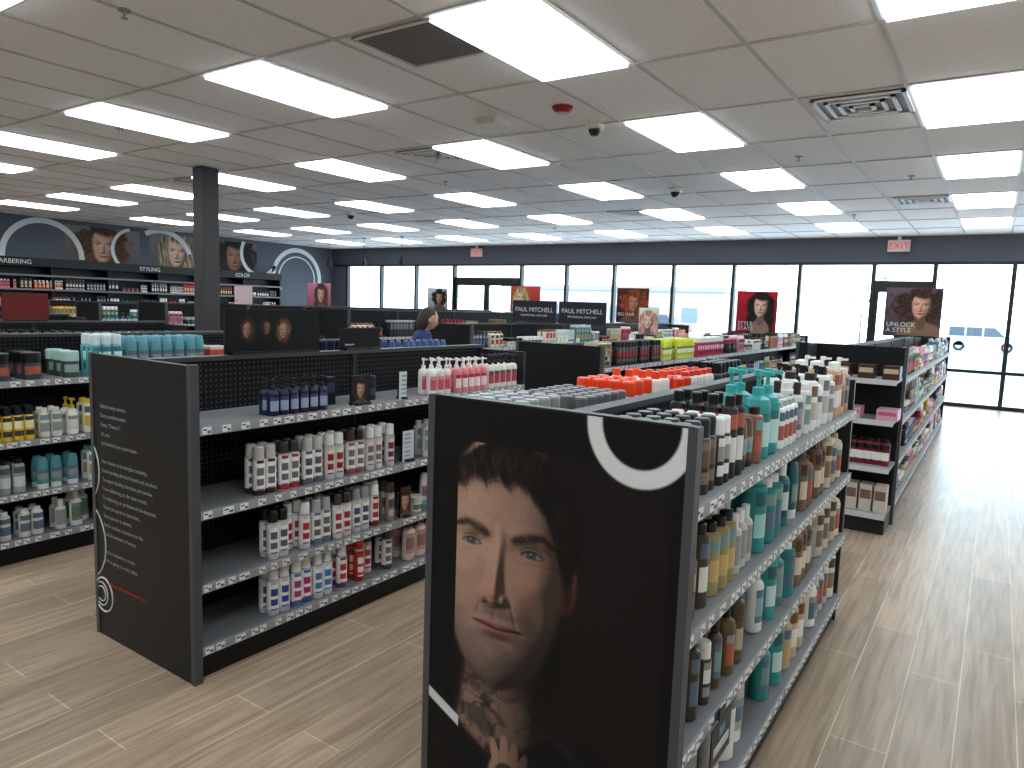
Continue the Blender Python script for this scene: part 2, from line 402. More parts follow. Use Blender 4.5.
# ceiling grid and lights
TW=.707; TL=1.25; GX=.043; GY=3.09
q=MB()
x=GX
while x<XR: x+=TW
while x>XL:
    if x<XR: q.box(x-.012,x+.012,YB,YF,H-.008,H+.001,(180,175,172))
    x-=TW
y=GY
while y>YB: y-=TL
y+=TL
while y<YF:
    q.box(XL,XR,y-.012,y+.012,H-.009,H+.001,(180,175,172)); y+=TL
q.build('trim_2',M_tbar)
fx=MB(); fr=MB()
cols=[GX-TW+ TW*3*k for k in range(-8,2)]
for cx in cols:
    for j in range(-3,5):
        y0=GY+2.5*j
        x0=cx; 
        if x0<XL+.3 or x0+TW>XR or y0<YB or y0+TL>YF-.2: continue
        fx.box(x0+.035,x0+TW-.035,y0+.03,y0+TL-.03,H-.030,H-.001,(255,255,255))
        for a in ((x0+.01,x0+.030,y0,y0+TL),(x0+TW-.030,x0+TW-.01,y0,y0+TL),(x0+.03,x0+TW-.03,y0,y0+.025),(x0+.03,x0+TW-.03,y0+TL-.025,y0+TL)):
            fr.box(*a,H-.010,H-.0005,(220,220,220))
pl=empty('ceiling_light_panels')
fx.build('lenses',M_light,pl); fr.build('frames',M_metal,pl)

# ceiling devices
def grille(x0,x1,y0,y1,dark=False,name='air_diffuser'):
    g=MB(); zt=H-.001
    if dark:
        g.box(x0,x1,y0,y1,H-.012,zt,(150,142,142))
        for k in range(24):
            yy=y0+.02+(y1-y0-.04)*k/24; g.box(x0+.02,x1-.02,yy,yy+.008,H-.016,H-.012,(120,114,116))
        for a in ((x0,x1,y0,y0+.02),(x0,x1,y1-.02,y1),(x0,x0+.02,y0,y1),(x1-.02,x1,y0,y1)): g.box(*a,H-.02,H-.012,(210,204,202))
    else:
        g.box(x0,x1,y0,y1,H-.012,zt,(60,60,62))
        for k in range(4):
            s=.0+.075*k; w=.03
            a0,a1,b0,b1=x0+s,x1-s,y0+s,y1-s; zz=H-.022-.004*k
            for a in ((a0,a1,b0,b0+w),(a0,a1,b1-w,b1),(a0,a0+w,b0,b1),(a1-w,a1,b0,b1)): g.box(*a,zz,H-.012,(235,232,230))
    g.build(name,M_metal)
grille(-3.37,-2.74,3.12,3.7,True,'return_air_grille')
for gx in (-.98,-5.12,-9.3):
    for gy in (5.97,10.9): grille(gx-.31,gx+.31,gy-.31,gy+.31)
def disc(name,x,y,r,h,col,dome=False):
    g=MB()
    p=[(.001,H-h),(r*.6,H-h),(r*.85,H-h*.7),(r,H-h*.35),(r,H-.001)] if not dome else [(.001,H-h),(r*.4,H-h*.95),(r*.65,H-h*.6),(r*.7,H-h*.45),(r,H-h*.4),(r,H-.001)]
    cc=[col]*(len(p)-1)
    if dome: cc[0]=cc[1]=cc[2]=(25,25,28)
    t=lathe(p,cc,24); g.tmpl(t,x,y,0); g.build(name,M_plastic)
disc('fire_alarm_strobe',-3.0,5.0,.085,.05,(150,30,30))
g=MB(); g.box(-3.86,-3.62,4.98,5.18,H-.06,H-.001,(230,222,214)); g.box(-3.83,-3.65,4.96,4.98,H-.05,H-.015,(190,182,176)); g.build('air_sensor_box',M_metal)
disc('security_camera_dome',-3.03,5.6,.08,.10,(230,226,220),True)
disc('security_camera_dome',-3.6,8.9,.09,.12,(230,226,220),True)
disc('security_camera_dome',-9.9,9.2,.09,.12,(230,226,220),True)
for (sx,sy) in ((-4.2,2.2),(-7.2,3.7),(-.95,9.1),(-6.1,7.3),(-2.0,12.2),(-8.9,7.9),(-7.5,12.4),(-1.8,7.6)):
    g=MB(); t=lathe([(.001,H-.05),(.018,H-.05),(.018,H-.045),(.006,H-.04),(.01,H-.012),(.035,H-.010),(.035,H-.001)],[(150,150,150)]*6,12); g.tmpl(t,sx,sy,0); g.build('sprinkler_head',M_metal)

# exit signs
for ex in (-1.72,-11.85):
    p=empty('exit_sign',(ex,YF-.05,2.98))
    boxobj('housing',-.19,.19,-.02,.02,-.11,.11,solid('sign_white_plastic',(225,205,205),.5),p)
    boxobj('mount',-.03,.03,-.015,.015,.11,H-2.98-.001,M_white,p)
    text('letters','EXIT',.17,(0,-.022,-.06),RX,emit('exit_red',(1,.08,.08),.9),p,'CENTER')

boxobj('support_column',-8.42,-8.2,5.2,5.42,.0,H-.01,solid('column_paint',(56,52,55),.6),None,.01)

# ---------------- gondolas ----------------
GREY=(122,122,126); BLK=(20,20,22)
def gondola(x0,x1,y0,y1,top,zs,zs_left=None,bay=1.22,endnear=True,shelfcol=GREY,endcol=(14,14,17),tags=True,endfar=True,endtop=None):
    p=empty('gondola_shelving'); f=MB(); tg=MB(); xm=(x0+x1)/2
    zs_left=zs_left or zs
    f.box(x0+.03,x1-.03,y0+.03,y1-.03,0,zs[0]-.02,(10,10,12))
    n=max(1,round((y1-y0)/bay))
    for k in range(n+1):
        yy=y0+.03+(y1-y0-.06)*k/n
        f.box(xm-.02,xm+.02,yy-.015,yy+.015,zs[0],top,(40,40,44))
    f.box(xm-.03,xm+.03,y0+.02,y1-.02,top-.02,top,(60,60,64))
    for side,zl in ((1,zs),(-1,zs_left)):
        xf=x1 if side>0 else x0
        for i,z in enumerate(zl):
            a,b_=sorted((xm+side*.02,xf-side*.006))
            for k in range(n):
                ya=y0+.032+(y1-y0-.064)*k/n; yb=y0+.032+(y1-y0-.064)*(k+1)/n-.004
                f.box(a,b_,ya,yb,z-.022,z,shelfcol)
                a2,b2=sorted((xf-side*.006,xf)); tg.box(a2,b2,ya,yb,z-.034,z+.004,(146,146,150))
                if tags:
                    yy=ya+.02
                    while yy<yb-.06:
                        a3,b3=sorted((xf,xf+side*.0015)); w=random.choice((.032,.04,.05))
                        tg.box(a3,b3,yy,yy+w,z-.030,z-.001,(226,226,224))
                        tg.box(*sorted((xf+side*.0015,xf+side*.002)),yy+.004,yy+w*.5,z-.014,z-.008,(60,60,60))
                        tg.box(*sorted((xf+side*.0015,xf+side*.002)),yy+w*.55,yy+w-.003,z-.026,z-.016,(90,90,95))
                        yy+=w+random.choice((.012,.03,.05,.02))
                if i>0:
                    for yb2 in (ya+.004,yb-.007):
                        c1,c2=sorted((xm+side*.02,xm+side*(abs(xf-xm)-.06)))
                        f.box(c1,c2,yb2,yb2+.003,z-.06,z-.022,(56,56,59))
    et=endtop or top
    if endnear:
        f.box(x0-.0,x1+.0,y0,y0+.03,0.0,et,endcol)
        for xx in (x0,x1): f.box(xx-.012,xx+.012,y0-.004,y0+.034,0.0,et+.004,(74,74,78))
    if endfar: f.box(x0+.02,x1-.02,y1-.03,y1,0,top-.03,(36,36,39))
    f.build('frame',M_metal,p); tg.build('price_tag_strips',M_metal,p)
    pb=MB(); pb.box(xm-.012,xm+.012,y0+.031,y1-.031,zs[0],top-.02,(40,40,40)); pb.build('pegboard',M_peg,p)
    return p

ZS=[.15,.48,.80,1.126]; ZL=[.14,.41,.72,1.07]
Y0=1.58
gR=gondola(-1.35,-.56,Y0,4.0,1.31,ZS,endtop=1.33)
gL=gondola(-3.38,-2.6,Y0,4.02,1.32,ZL)
gL0=gondola(-5.4,-4.6,Y0,4.02,1.32,ZL)
gX=[gondola(xc-.4,xc+.4,Y0,4.02,1.32,ZL) for xc in (-7.0,-9.05,-11.1,-13.1)]
R2=gondola(-1.35,-.56,6.15,12.4,1.38,ZS,shelfcol=(150,150,154))
T2=[(-2.95,5.0,1.3),(-4.98,5.95,1.38),(-7.0,6.1,1.48),(-9.0,6.1,1.48),(-11.05,6.1,1.45),(-13.1,6.1,1.4),(-15.0,6.1,1.4)]
for xc,ya,tp in T2: gondola(xc-.4,xc+.4,ya,12.4,tp,ZS,shelfcol=(60,60,64))
ec=MB()
for z in (.15,.5,.85,1.15):
    ec.box(-1.2,-.57,5.78,6.145,z-.02,z,(150,150,154)); ec.box(-1.2,-.57,5.772,5.78,z-.034,z+.004,(200,200,204))
ec.box(-1.2,-.57,5.8,6.145,0,.13,(30,30,32)); ec.box(-1.22,-1.2,5.9,6.145,0,1.38,(60,60,63))
eo=ec.build('endcap',M_metal,R2)

# ---- big portrait on the near end panel
def poster(X,Z):
    def g(x0,z0,sx,sz,rot=0):
        c,s=math.cos(rot),math.sin(rot); u=(X-x0)*c+(Z-z0)*s; v=-(X-x0)*s+(Z-z0)*c
        return np.exp(-.5*((u/sx)**2+(v/sz)**2))
    def m(x0,z0,rx,rz,soft=.1,rot=0):
        c,s=math.cos(rot),math.sin(rot); u=(X-x0)*c+(Z-z0)*s; v=-(X-x0)*s+(Z-z0)*c
        return sig((1-np.sqrt((u/rx)**2+(v/rz)**2))/soft*2)
    C=np.zeros(X.shape+(3,)); C[:]=np.array((13,12,14))/255
    def mixc(mask,col):
        nonlocal C
        c_=np.array(col,float)
        if c_.ndim==1: c_=c_/255
        C=C*(1-mask[...,None])+c_*mask[...,None]
    pic=((X>-1.245)&(X<-.60)&(Z<1.215)).astype(float)
    mixc(pic,(18,14,15))
    mixc(pic*g(-.78,.95,.16,.3)*.5,(30,24,24))
    nl=np.interp(Z,[.2,.34,.42,.55,.7],[-1.262,-1.245,-1.222,-1.205,-1.18]); nr=np.interp(Z,[.2,.35,.5,.7],[-.88,-.915,-.905,-.87])
    neck=sig((X-nl)/.005)*sig((nr-X)/.008)*sig((.72-Z)/.01)*sig((Z-.28)/.02)
    tn=np.clip((X-(nl+nr)/2)/((nr-nl)/2),-1,1)
    ln=np.clip(-.72*tn+.60*np.sqrt(1-tn**2),0,1)*.42+.02
    ln*=1-.35*np.exp(-((X+1.13-(.5-Z)*.25)/.012)**2); ln*=1-.90*sig((Z-.535+.25*np.abs(X+1.12))/.018)*sig((X+1.205)/.01)
    tat=vn(X*30+3*vn(X*20,Z*20),Z*26)+.5*vn(X*80,Z*70+9)
    tat=sig((tat-.74)*18)*sig((.56-Z)/.01); tl=np.exp(-((np.abs(vn(X*26+5,Z*24+3)-.5))/.03)**2)*sig((.58-Z)/.01)
    skn=(lin((206,162,142))*ln[...,None]*(1-np.clip(.68*tat+.6*tl,0,.85)[...,None]*np.array((1,.92,.84))))**(1/2.2)
    mixc(neck*pic,skn)
    jk=sig((np.interp(X,[-1.25,-1.2,-1.12,-1.03,-.93,-.8,-.6],[.40,.355,.31,.33,.42,.46,.38])-Z)/.005)
    mixc(jk*pic,(12,12,15)); mixc(jk*pic*g(-.87,.425,.05,.008,-.5)*.6,(42,42,48)); mixc(jk*pic*g(-.75,.40,.05,.01,.4)*.4,(36,36,42))
    hd=np.clip(m(-1.04,.25,.07,.09,.06)+m(-1.088,.325,.015,.04,.1,.3)+m(-1.055,.345,.015,.04,.1,.08)+m(-1.022,.34,.015,.038,.1,-.08)+m(-.99,.32,.013,.034,.1,-.25),0,1)
    hsd=np.clip(.75*sig((-1.03-X)/.02)+.16,0,1)*(1-.45*np.exp(-(np.abs(((X+1.072)/.033)%1-.02)/.09)**2)*sig((Z-.30)/.01))
    mixc(hd*pic,(lin((216,170,146))*.55*hsd[...,None])**(1/2.2))
    for k in range(6):
        a=k*1.047+.3; mixc(m(-1.045+.03*math.cos(a),.262+.03*math.sin(a),.010,.019,.25,a)*.8*pic,(40,30,27))
    mixc(m(-.872,.855,.030,.066,.1,-.15)*pic,(62,37,32)); mixc(m(-.869,.855,.014,.042,.25,-.15)*pic*.75,(28,17,15)); mixc(g(-.853,.88,.004,.03,-.1)*pic*.7,(104,68,56))
    rgb,mask=face_print(X,Z,(-.68,.28,.68),False,(216,170,148),.50,.035)
    mixc(mask*pic,rgb)
    # hair swept forward with loose locks
    hl=np.interp(X,[-1.26,-1.2,-1.1,-1.0,-.95,-.915,-.895,-.88],[1.090,1.112,1.120,1.108,1.060,.985,.92,.85])
    lock=np.abs(((X*11+Z*4+.6*vn(X*14,Z*6))%1)-.5)*2
    hn=-.020*(lock**2)+(vn(X*220+Z*90,Z*30)-.5)*.012
    ro=np.hypot((X+1.068)/.232,(Z-1.0)/.232)+(vn(X*50,Z*50)-.5)*.05+(vn(X*180,Z*180)-.5)*.03; ho=sig((1-ro)/.010)
    hair=np.clip(ho*sig((Z-hl-hn)/.005)*sig((Z-.85)/.02),0,1)
    fl=X*1.0+.35*np.sin((Z-1.0)*9)*.25+.05*vn(X*12,Z*12)
    st=.55*vn(fl*120,Z*16+4)+.45*vn(fl*330,Z*40)
    kk=.8*g(-1.17,1.14,.07,.04,.4)+.5*g(-1.04,1.165,.07,.03)+.28*g(-.9,1.02,.03,.07)+.10
    hc=(np.array((13,10,10.))+(np.clip(st-.3,0,1)**1.3*kk)[...,None]*np.array((125,92,78.)))/255
    shad=np.exp(-np.clip(hl+hn-Z,0,1)/.012)*(Z<hl+hn)*mask*.45
    mixc(shad*pic,(24,15,13)); mixc(hair*pic*.97,hc)
    r=np.hypot((X+.69)*1.0,(Z-1.325)*.92); arc=sig((.022-np.abs(r-.125))/.0012); mixc(arc,(226,224,226))
    dd=np.abs((Z-.43)+(X+1.35)*.50); s=sig((.017-dd)/.0012)*(X<-1.222); mixc(s,(215,213,216))
    return C
painted('portrait_poster',-1.338,-.572,.03,1.33,500,850,poster,(0,Y0-.002,0),0,gR)
boxobj('top_cap',-1.35,-.56,Y0-.002,Y0+.03,1.33,1.335,M_frame,gR)

lines="Behind every service.\nEvery transformation.\nEvery. \"I love it.\"\nIt's you.\nAnd behind you is your team.\n\nOur mission is to energize creativity,\nFrom curating the best brands and products\nTo expert-leading education and service.\nFrom delivering on the latest trends,\nTo delivering on professional development.\nTimes you grow in inspiration,\nTime partner in service,\nAnd in endless champion for the\nCraft & business of beauty.\n\nYou're licensed to create,\nWe're going to every client."
text('panel_text',lines,.0255,(-3.3,Y0-.003,1.08),RX,solid('panel_text_grey',(150,150,153),.5),gL,spacing=1.65)
text('panel_text_red',"Proudly supplying the licensed pro.",.0255,(-3.3,Y0-.003,.26),RX,M_red,gL)
def stroke(name,pts,w,parent,mat,loc=(0,0,0)):
    c=bpy.data.curves.new(name,'CURVE'); c.dimensions='3D'; s=c.splines.new('POLY'); s.points.add(len(pts)-1)
    for i,p_ in enumerate(pts): s.points[i].co=(*p_,1)
    c.bevel_depth=w; c.bevel_resolution=1; c.materials.append(mat)
    o=bpy.data.objects.new(name,c); scene.collection.objects.link(o); o.location=loc; o.parent=parent; return o
def arcpts(cx,cz,r,a0,a1,y,n=28):
    return [(cx+r*math.cos(math.radians(a0+(a1-a0)*k/n)),y,cz+r*math.sin(math.radians(a0+(a1-a0)*k/n))) for k in range(n+1)]
yy=Y0-.001
stroke('white_arc_1',arcpts(-3.50,.78,.17,-45,45,yy),.003,gL,M_white)
stroke('white_arc_2',arcpts(-3.48,.44,.19,-58,58,yy),.003,gL,M_white)
stroke('white_arc_3',arcpts(-3.32,.20,.08,-130,140,yy),.004,gL,M_white)
stroke('white_arc_4',arcpts(-3.34,.20,.055,-130,130,yy),.003,gL,M_white)
stroke('white_arc_5',arcpts(-3.34,.20,.035,-130,130,yy),.003,gL,M_white)

# ---------------- products on near gondolas ----------------
W=(238,236,234); K=(18,18,20); TEAL=(50,165,165); SIL=(178,180,184); CRM=(228,218,196)
mb=MB(); xf=-.56; dp=.39; VAR[0]=True
z=ZS[3]
fill(mb,xf,1,z,1.63,1.88,dp,('can',.20,.026,(48,38,38),K,(100,80,72),(130,110,95)),4)
fill(mb,xf,1,z,1.90,2.12,dp,('can',.225,.025,(34,28,36),K,(90,70,84),(110,100,110)),4)
fill(mb,xf,1,z,2.13,2.33,dp,('tottle',.17,.03,(120,82,60),(30,26,24),(200,180,150),(80,50,40)),3)
VAR[0]=False
fill(mb,xf,1,z,2.34,2.54,dp,('pump',.29,.045,(50,150,150),(60,170,168),(190,225,222),(40,110,112)),2)
VAR[0]=True
fill(mb,xf,1,z,2.56,2.80,dp,('bottle',.16,.028,(214,214,210),SIL,(120,150,150),(90,110,110)),3)
fill(mb,xf,1,z,2.82,3.14,dp,('tall',.24,.036,W,(50,44,42),(190,180,160),(120,90,60)),3)
fill(mb,xf,1,z,3.16,3.52,dp,('tall',.25,.036,W,K,(190,190,190),(120,120,120)),3)
fill(mb,xf,1,z,3.54,3.95,dp,('tall',.26,.036,(200,160,130),(240,240,240),W,(160,90,80)),3)
z=ZS[2]
fill(mb,xf,1,z,1.63,1.90,dp,('can',.22,.03,(64,56,46),K,(170,160,130),(110,100,70)),3)
fill(mb,xf,1,z,1.91,2.12,dp,('bottle',.20,.034,(140,130,86),K,(230,226,210),(100,100,70)),3)
fill(mb,xf,1,z,2.13,2.33,dp,('bottle',.22,.036,(208,202,196),(120,90,70),(150,110,80),(90,90,90)),3)
fill(mb,xf,1,z,2.35,2.68,dp,('tall',.27,.05,(40,136,134),(50,156,154),(160,210,206),(30,96,98)),2)
fill(mb,xf,1,z,2.70,2.98,dp,('bottle',.25,.04,(28,110,120),W,(200,220,220),(20,70,80)),3)
fill(mb,xf,1,z,3.0,3.45,dp,('tall',.25,.04,(120,92,72),(90,66,50),(216,200,176),(60,40,30)),2)
fill(mb,xf,1,z,3.47,3.95,dp,('tall',.26,.042,(208,194,170),(190,170,140),(140,110,80),(90,66,50)),2)
z=ZS[1]
fill(mb,xf,1,z,1.63,1.98,dp,('can',.22,.029,(60,54,42),(34,30,26),(150,140,110),(120,110,80)),3)
fill(mb,xf,1,z,1.99,2.28,dp,('tall',.24,.032,(90,74,48),K,(180,170,140),(80,60,30)),3)
fill(mb,xf,1,z,2.30,2.56,dp,('bottle',.24,.04,(226,224,220),(210,206,200),(140,170,180),(80,120,130)),3)
fill(mb,xf,1,z,2.58,2.98,dp,('tall',.26,.048,(44,148,144),(54,156,152),(190,220,214),(30,96,98)),2)
fill(mb,xf,1,z,3.0,3.4,dp,('tall',.25,.04,(126,100,80),W,(226,210,190),(80,60,50)),2)
fill(mb,xf,1,z,3.42,3.95,dp,('tall',.26,.042,(206,196,176),(220,216,210),(130,110,90),(90,70,60)),2)
z=ZS[0]
fill(mb,xf,1,z,1.63,2.02,dp,('bottle',.27,.05,(226,224,222),(60,60,60),(150,150,148),(170,110,80)),3)
fill(mb,xf,1,z,2.05,2.42,dp,('bottle',.28,.048,(214,210,204),W,(90,60,50),(150,150,150)),3)
fill(mb,xf,1,z,2.45,2.9,dp,('tall',.27,.05,(46,150,146),(44,136,134),(200,226,220),(30,96,98)),2)
fill(mb,xf,1,z,2.92,3.4,dp,('tall',.26,.045,(200,180,150),(120,90,60),W,(120,80,50)),2)
fill(mb,xf,1,z,3.42,3.95,dp,('tall',.27,.045,(226,222,214),(200,190,170),(150,120,90),(90,70,60)),2)
VAR[0]=False
xf=-1.35; z=ZS[3]
fill(mb,xf,-1,z,1.66,1.92,dp,('can',.20,.028,(200,200,204),(150,150,154),(120,120,130),(70,70,80)),4)
fill(mb,xf,-1,z,1.94,2.32,dp,('can',.19,.026,(110,108,114),(104,102,106),(210,210,214),(70,70,80)),5)
fill(mb,xf,-1,z,2.34,2.6,dp,('can',.21,.03,(240,234,230),(244,72,34),(245,190,170),(220,60,40)),4,12,1.3)
fill(mb,xf,-1,z,2.62,2.80,dp,('tall',.23,.028,(240,234,230),(244,80,44),(245,190,170),(220,60,40)),4,12,1.3)
fill(mb,xf,-1,z,2.82,3.04,dp,('can',.19,.03,(236,90,50),(226,62,34),(245,190,170),(220,60,40)),4,12,1.3)
fill(mb,xf,-1,z,3.06,3.5,dp,('tall',.20,.03,(228,226,222),(226,66,46),(220,90,70),(120,120,120)),3,12,1.3)
fill(mb,xf,-1,z,3.52,3.95,dp,('can',.22,.03,(60,56,60),K,(160,150,150),(90,90,90)),3)
for zz_ in ZS[:3]:
    fill(mb,xf,-1,zz_,1.66,2.6,dp,('can',.22,.03,(200,200,204),K,(120,60,60),(70,70,80)),2,8)
    fill(mb,xf,-1,zz_,2.62,3.95,dp,('bottle',.22,.034,(226,110,60),W,(240,220,210),(70,70,80)),2,8)
mb.build('haircare_bottles',M_plastic)

mb=MB(); xf=-2.6; dp=.38
z=ZL[3]
fill(mb,xf,1,z,1.97,2.33,dp,('pump',.165,.026,(24,30,56),(20,22,32),(150,160,185),(60,70,110)),2)
fill(mb,xf-.1,1,z,2.38,2.46,.2,('box',.14,.03,(24,28,36),(30,32,40),(60,66,80),(24,28,46)),1)
fill(mb,xf-.1,1,z,2.62,2.74,.2,('jar',.13,.03,(24,28,46),(30,32,50),(60,66,90),(24,28,46)),1)
fill(mb,xf,1,z,3.05,3.28,dp,('pump',.21,.03,(226,222,218),W,(210,90,110),(220,140,140)),2)
fill(mb,xf,1,z,3.29,3.62,dp,('pump',.20,.029,(226,130,140),(240,236,234),(240,232,230),(190,50,70)),2)
fill(mb,xf,1,z,3.63,3.95,dp,('pump',.21,.03,(232,226,220),(30,30,32),(180,70,90),(90,90,90)),2)
z=ZL[2]
RD=(168,44,48); BG=(196,190,186)
for a_,b_,cap_,lb,ac in ((1.90,2.03,BG,(110,106,110),(60,30,34)),(2.04,2.16,(60,50,52),(110,106,110),RD),(2.17,2.30,BG,(90,84,88),(90,96,110)),(2.31,2.43,W,(150,40,44),(200,196,194)),(2.44,2.57,(60,44,48),(120,110,112),(150,80,80)),(2.58,2.70,W,(120,110,112),(210,204,200)),(2.71,2.80,W,(120,30,60),(200,180,190))):
    fill(mb,xf,1,z,a_,b_,dp,('spray',.225,.027,W if cap_!=W else (222,216,212),cap_,lb,ac),2)
fill(mb,xf,1,z,3.02,3.3,dp,('tall',.2,.03,(206,208,208),SIL,(150,160,170),(120,130,140)),2)
fill(mb,xf,1,z,3.32,3.95,dp,('tall',.2,.032,(190,196,196),W,(90,110,120),(120,130,140)),2)
z=ZL[1]
for a_,b_,cap_,lb,ac in ((1.98,2.09,K,(90,90,96),(200,196,194)),(2.10,2.22,W,RD,(210,206,204)),(2.23,2.35,(170,170,174),(100,96,100),(110,120,140)),(2.36,2.48,(60,52,54),RD,(210,204,200)),(2.49,2.61,(150,152,158),(70,80,110),(200,190,188)),(2.62,2.73,W,(170,60,60),(120,30,36))):
    fill(mb,xf,1,z,a_,b_,dp,('spray',.225,.027,W,cap_,lb,ac),2)
fill(mb,xf,1,z,2.74,2.80,dp,('can',.21,.026,(150,130,120),(60,50,50),(90,70,66),(200,180,180)),2)
fill(mb,xf,1,z,2.93,3.05,dp,('jar',.09,.04,(222,220,214),(200,196,190),(140,120,110),(120,130,140)),2)
fill(mb,xf,1,z,3.07,3.3,dp,('tottle',.19,.03,(222,218,212),(90,190,170),(150,100,110),(120,130,140)),2)
fill(mb,xf,1,z,3.32,3.95,dp,('tall',.21,.034,(206,216,212),(130,200,190),(90,110,120),(120,130,140)),2)
z=ZL[0]
for i,(a_,b_,c1,c2) in enumerate(((1.98,2.10,(50,70,150),(190,190,200)),(2.11,2.23,(170,50,110),(60,110,170)),(2.24,2.36,(60,120,190),(210,206,200)),(2.37,2.48,(200,50,50),(90,60,130)),(2.49,2.60,(240,230,226),(150,30,30)),(2.61,2.70,(190,50,46),(210,204,200)),(2.71,2.80,(120,110,112),(60,60,70)))):
    fill(mb,xf,1,z,a_,b_,dp,('spray',.225,.028,W if i!=4 else (200,60,48),(230,228,224) if i<4 else ((60,56,58) if i!=4 else (190,54,44)),c1,c2),2)
fill(mb,xf,1,z,2.86,3.2,dp,('bottle',.24,.042,(226,206,198),(40,40,44),(150,110,110),(200,150,140)),2)
fill(mb,xf,1,z,3.22,3.95,dp,('bottle',.24,.042,(214,206,206),W,(200,120,120),(190,120,110)),2)
fill(mb,-3.38,-1,ZL[3],1.7,2.6,.3,('bottle',.2,.03,(200,200,200),K,(120,120,120),(90,90,90)),2)
fill(mb,-3.38,-1,ZL[3],2.65,3.3,.3,('can',.29,.03,(30,34,60),(30,34,60),(200,200,210),(120,120,140)),2)
fill(mb,-3.38,-1,ZL[3],3.35,3.95,.3,('tottle',.27,.03,(60,80,130),W,(200,200,210),(120,120,140)),2)
mb.build('hairspray_cans',M_plastic)

mb=MB(); xf=-4.6; dp=.38; VAR[0]=True
z=ZL[3]
segs=[(1.62,1.95,('jar',.15,.05,(50,60,70),K,(120,140,150),(40,40,40))),(1.97,2.16,('jar',.16,.048,(60,76,70),(170,200,195),(150,170,160),(40,40,40))),
(2.18,2.37,('can',.26,.03,(90,170,180),(210,220,222),(200,230,232),(60,120,130))),(2.39,2.95,('bottle',.27,.036,(110,180,196),(150,206,216),(220,236,238),(60,120,130))),
(2.97,3.4,('box',.15,.05,(190,60,60),(210,200,190),(230,220,200),(120,40,40))),(3.42,3.95,('can',.22,.03,(210,206,200),K,(190,60,60),(90,90,90)))]
for a_,b_,s_ in segs: fill(mb,xf,1,z,a_,b_,dp,s_,3)
rowsL=[[(1.62,1.85,('can',.2,.028,(226,190,50),K,(240,230,180),(60,60,60))),(1.87,2.2,('tall',.21,.034,(232,228,214),(226,190,50),(220,180,60),(90,90,90))),(2.22,2.9,('box',.16,.045,(228,200,90),W,(90,90,90),(200,60,50))),(2.95,3.9,('tall',.2,.03,(230,230,228),W,(120,150,160),(90,90,90)))],
[(1.62,1.82,('tall',.2,.034,(150,160,160),K,(220,220,220),(90,90,90))),(1.84,2.1,('bottle',.21,.036,(90,170,180),W,(230,236,236),(40,110,120))),(2.12,2.6,('tottle',.2,.034,(228,232,232),(80,160,170),(90,170,180),(90,90,90))),(2.65,3.9,('tall',.2,.034,(206,222,224),W,(80,150,160),(90,90,90)))],
[(1.62,1.9,('tall',.2,.036,(232,230,222),W,(150,170,120),(90,90,90))),(1.92,2.3,('bottle',.22,.036,(224,226,220),(190,200,190),(90,120,90),(120,120,120))),(2.32,3.9,('tall',.21,.036,(230,228,222),(60,60,60),(180,160,120),(90,90,90)))]]
for zi,segl in zip((2,1,0),rowsL):
    for a_,b_,s_ in segl: fill(mb,xf,1,ZL[zi],a_,b_,dp,s_,2)
VAR[0]=False
fill(mb,-5.4,-1,ZL[3],1.65,3.9,dp,('can',.24,.03,(60,60,64),K,(150,150,150),(90,90,90)),1,8)
mb.build('shampoo_bottles',M_plastic)

PAL=[((228,226,222),K),((30,30,34),K),((40,40,44),SIL),(CRM,(120,90,60)),((200,40,44),W),((50,150,160),W),((200,190,180),(60,50,50)),((66,46,80),K),((236,190,50),K),((120,180,70),W),((224,130,160),W),((50,76,160),W),((150,110,80),K),((228,228,228),W),((48,44,46),(150,30,40))]
DPAL=[PAL[1],PAL[2],PAL[7],PAL[14],PAL[3],PAL[0],PAL[4],PAL[10]]
def rnd_spec(pal,hmax):
    b_,c_=random.choice(pal); l_=random.choice([(220,220,220),(120,120,120),(190,60,60),(90,110,150),(200,170,90)])
    k_=random.choice(['can','tall','bottle','tottle','pump','jar','box','can','tall'])
    h=random.uniform(.15,hmax); r=random.uniform(.028,.04)
    if k_=='jar': h*=.5; r*=1.2
    return (k_,round(h,3),round(r,3),b_,c_,l_,random.choice([(60,60,60),(150,60,60),(180,180,180)]))
def rndfill(mb,xf,d,z,y0,y1,dp,pal,hmax,rows=1,seg=8,skip=.08):
    y=y0
    while y<y1-.15:
        w=random.uniform(.18,.5); 
        if random.random()>skip: fill(mb,xf,d,z,y,min(y+w,y1),dp,rnd_spec(pal,hmax),rows,seg)
        y+=w+.01
mb=MB(); 
for zi,z in enumerate(ZS): rndfill(mb,-.56,1,z,6.2,12.3,.38,PAL,.24,2,8,.02)
rndfill(mb,-1.35,-1,ZS[3],6.2,12.3,.38,PAL,.2,1)
for z,spec in ((.15,('box',.2,.06,(200,190,180),W,(120,90,80),K)),(.5,('tall',.2,.035,(120,30,40),K,W,K)),(.85,('box',.08,.1,(214,160,180),(230,190,205),(190,90,120),K)),(1.15,('box',.1,.08,(70,40,36),(190,150,120),(200,180,150),K))):
    t=product(*spec,front=-math.pi/2)
    n=int(.55/(spec[2]*2*.75))
    for k in range(max(1,n)): mb.tmpl(t,-1.12+k*(.5/max(1,n-1)) if n>1 else -.9,5.92,z)
mb.build('salon_product_bottles',M_plastic)
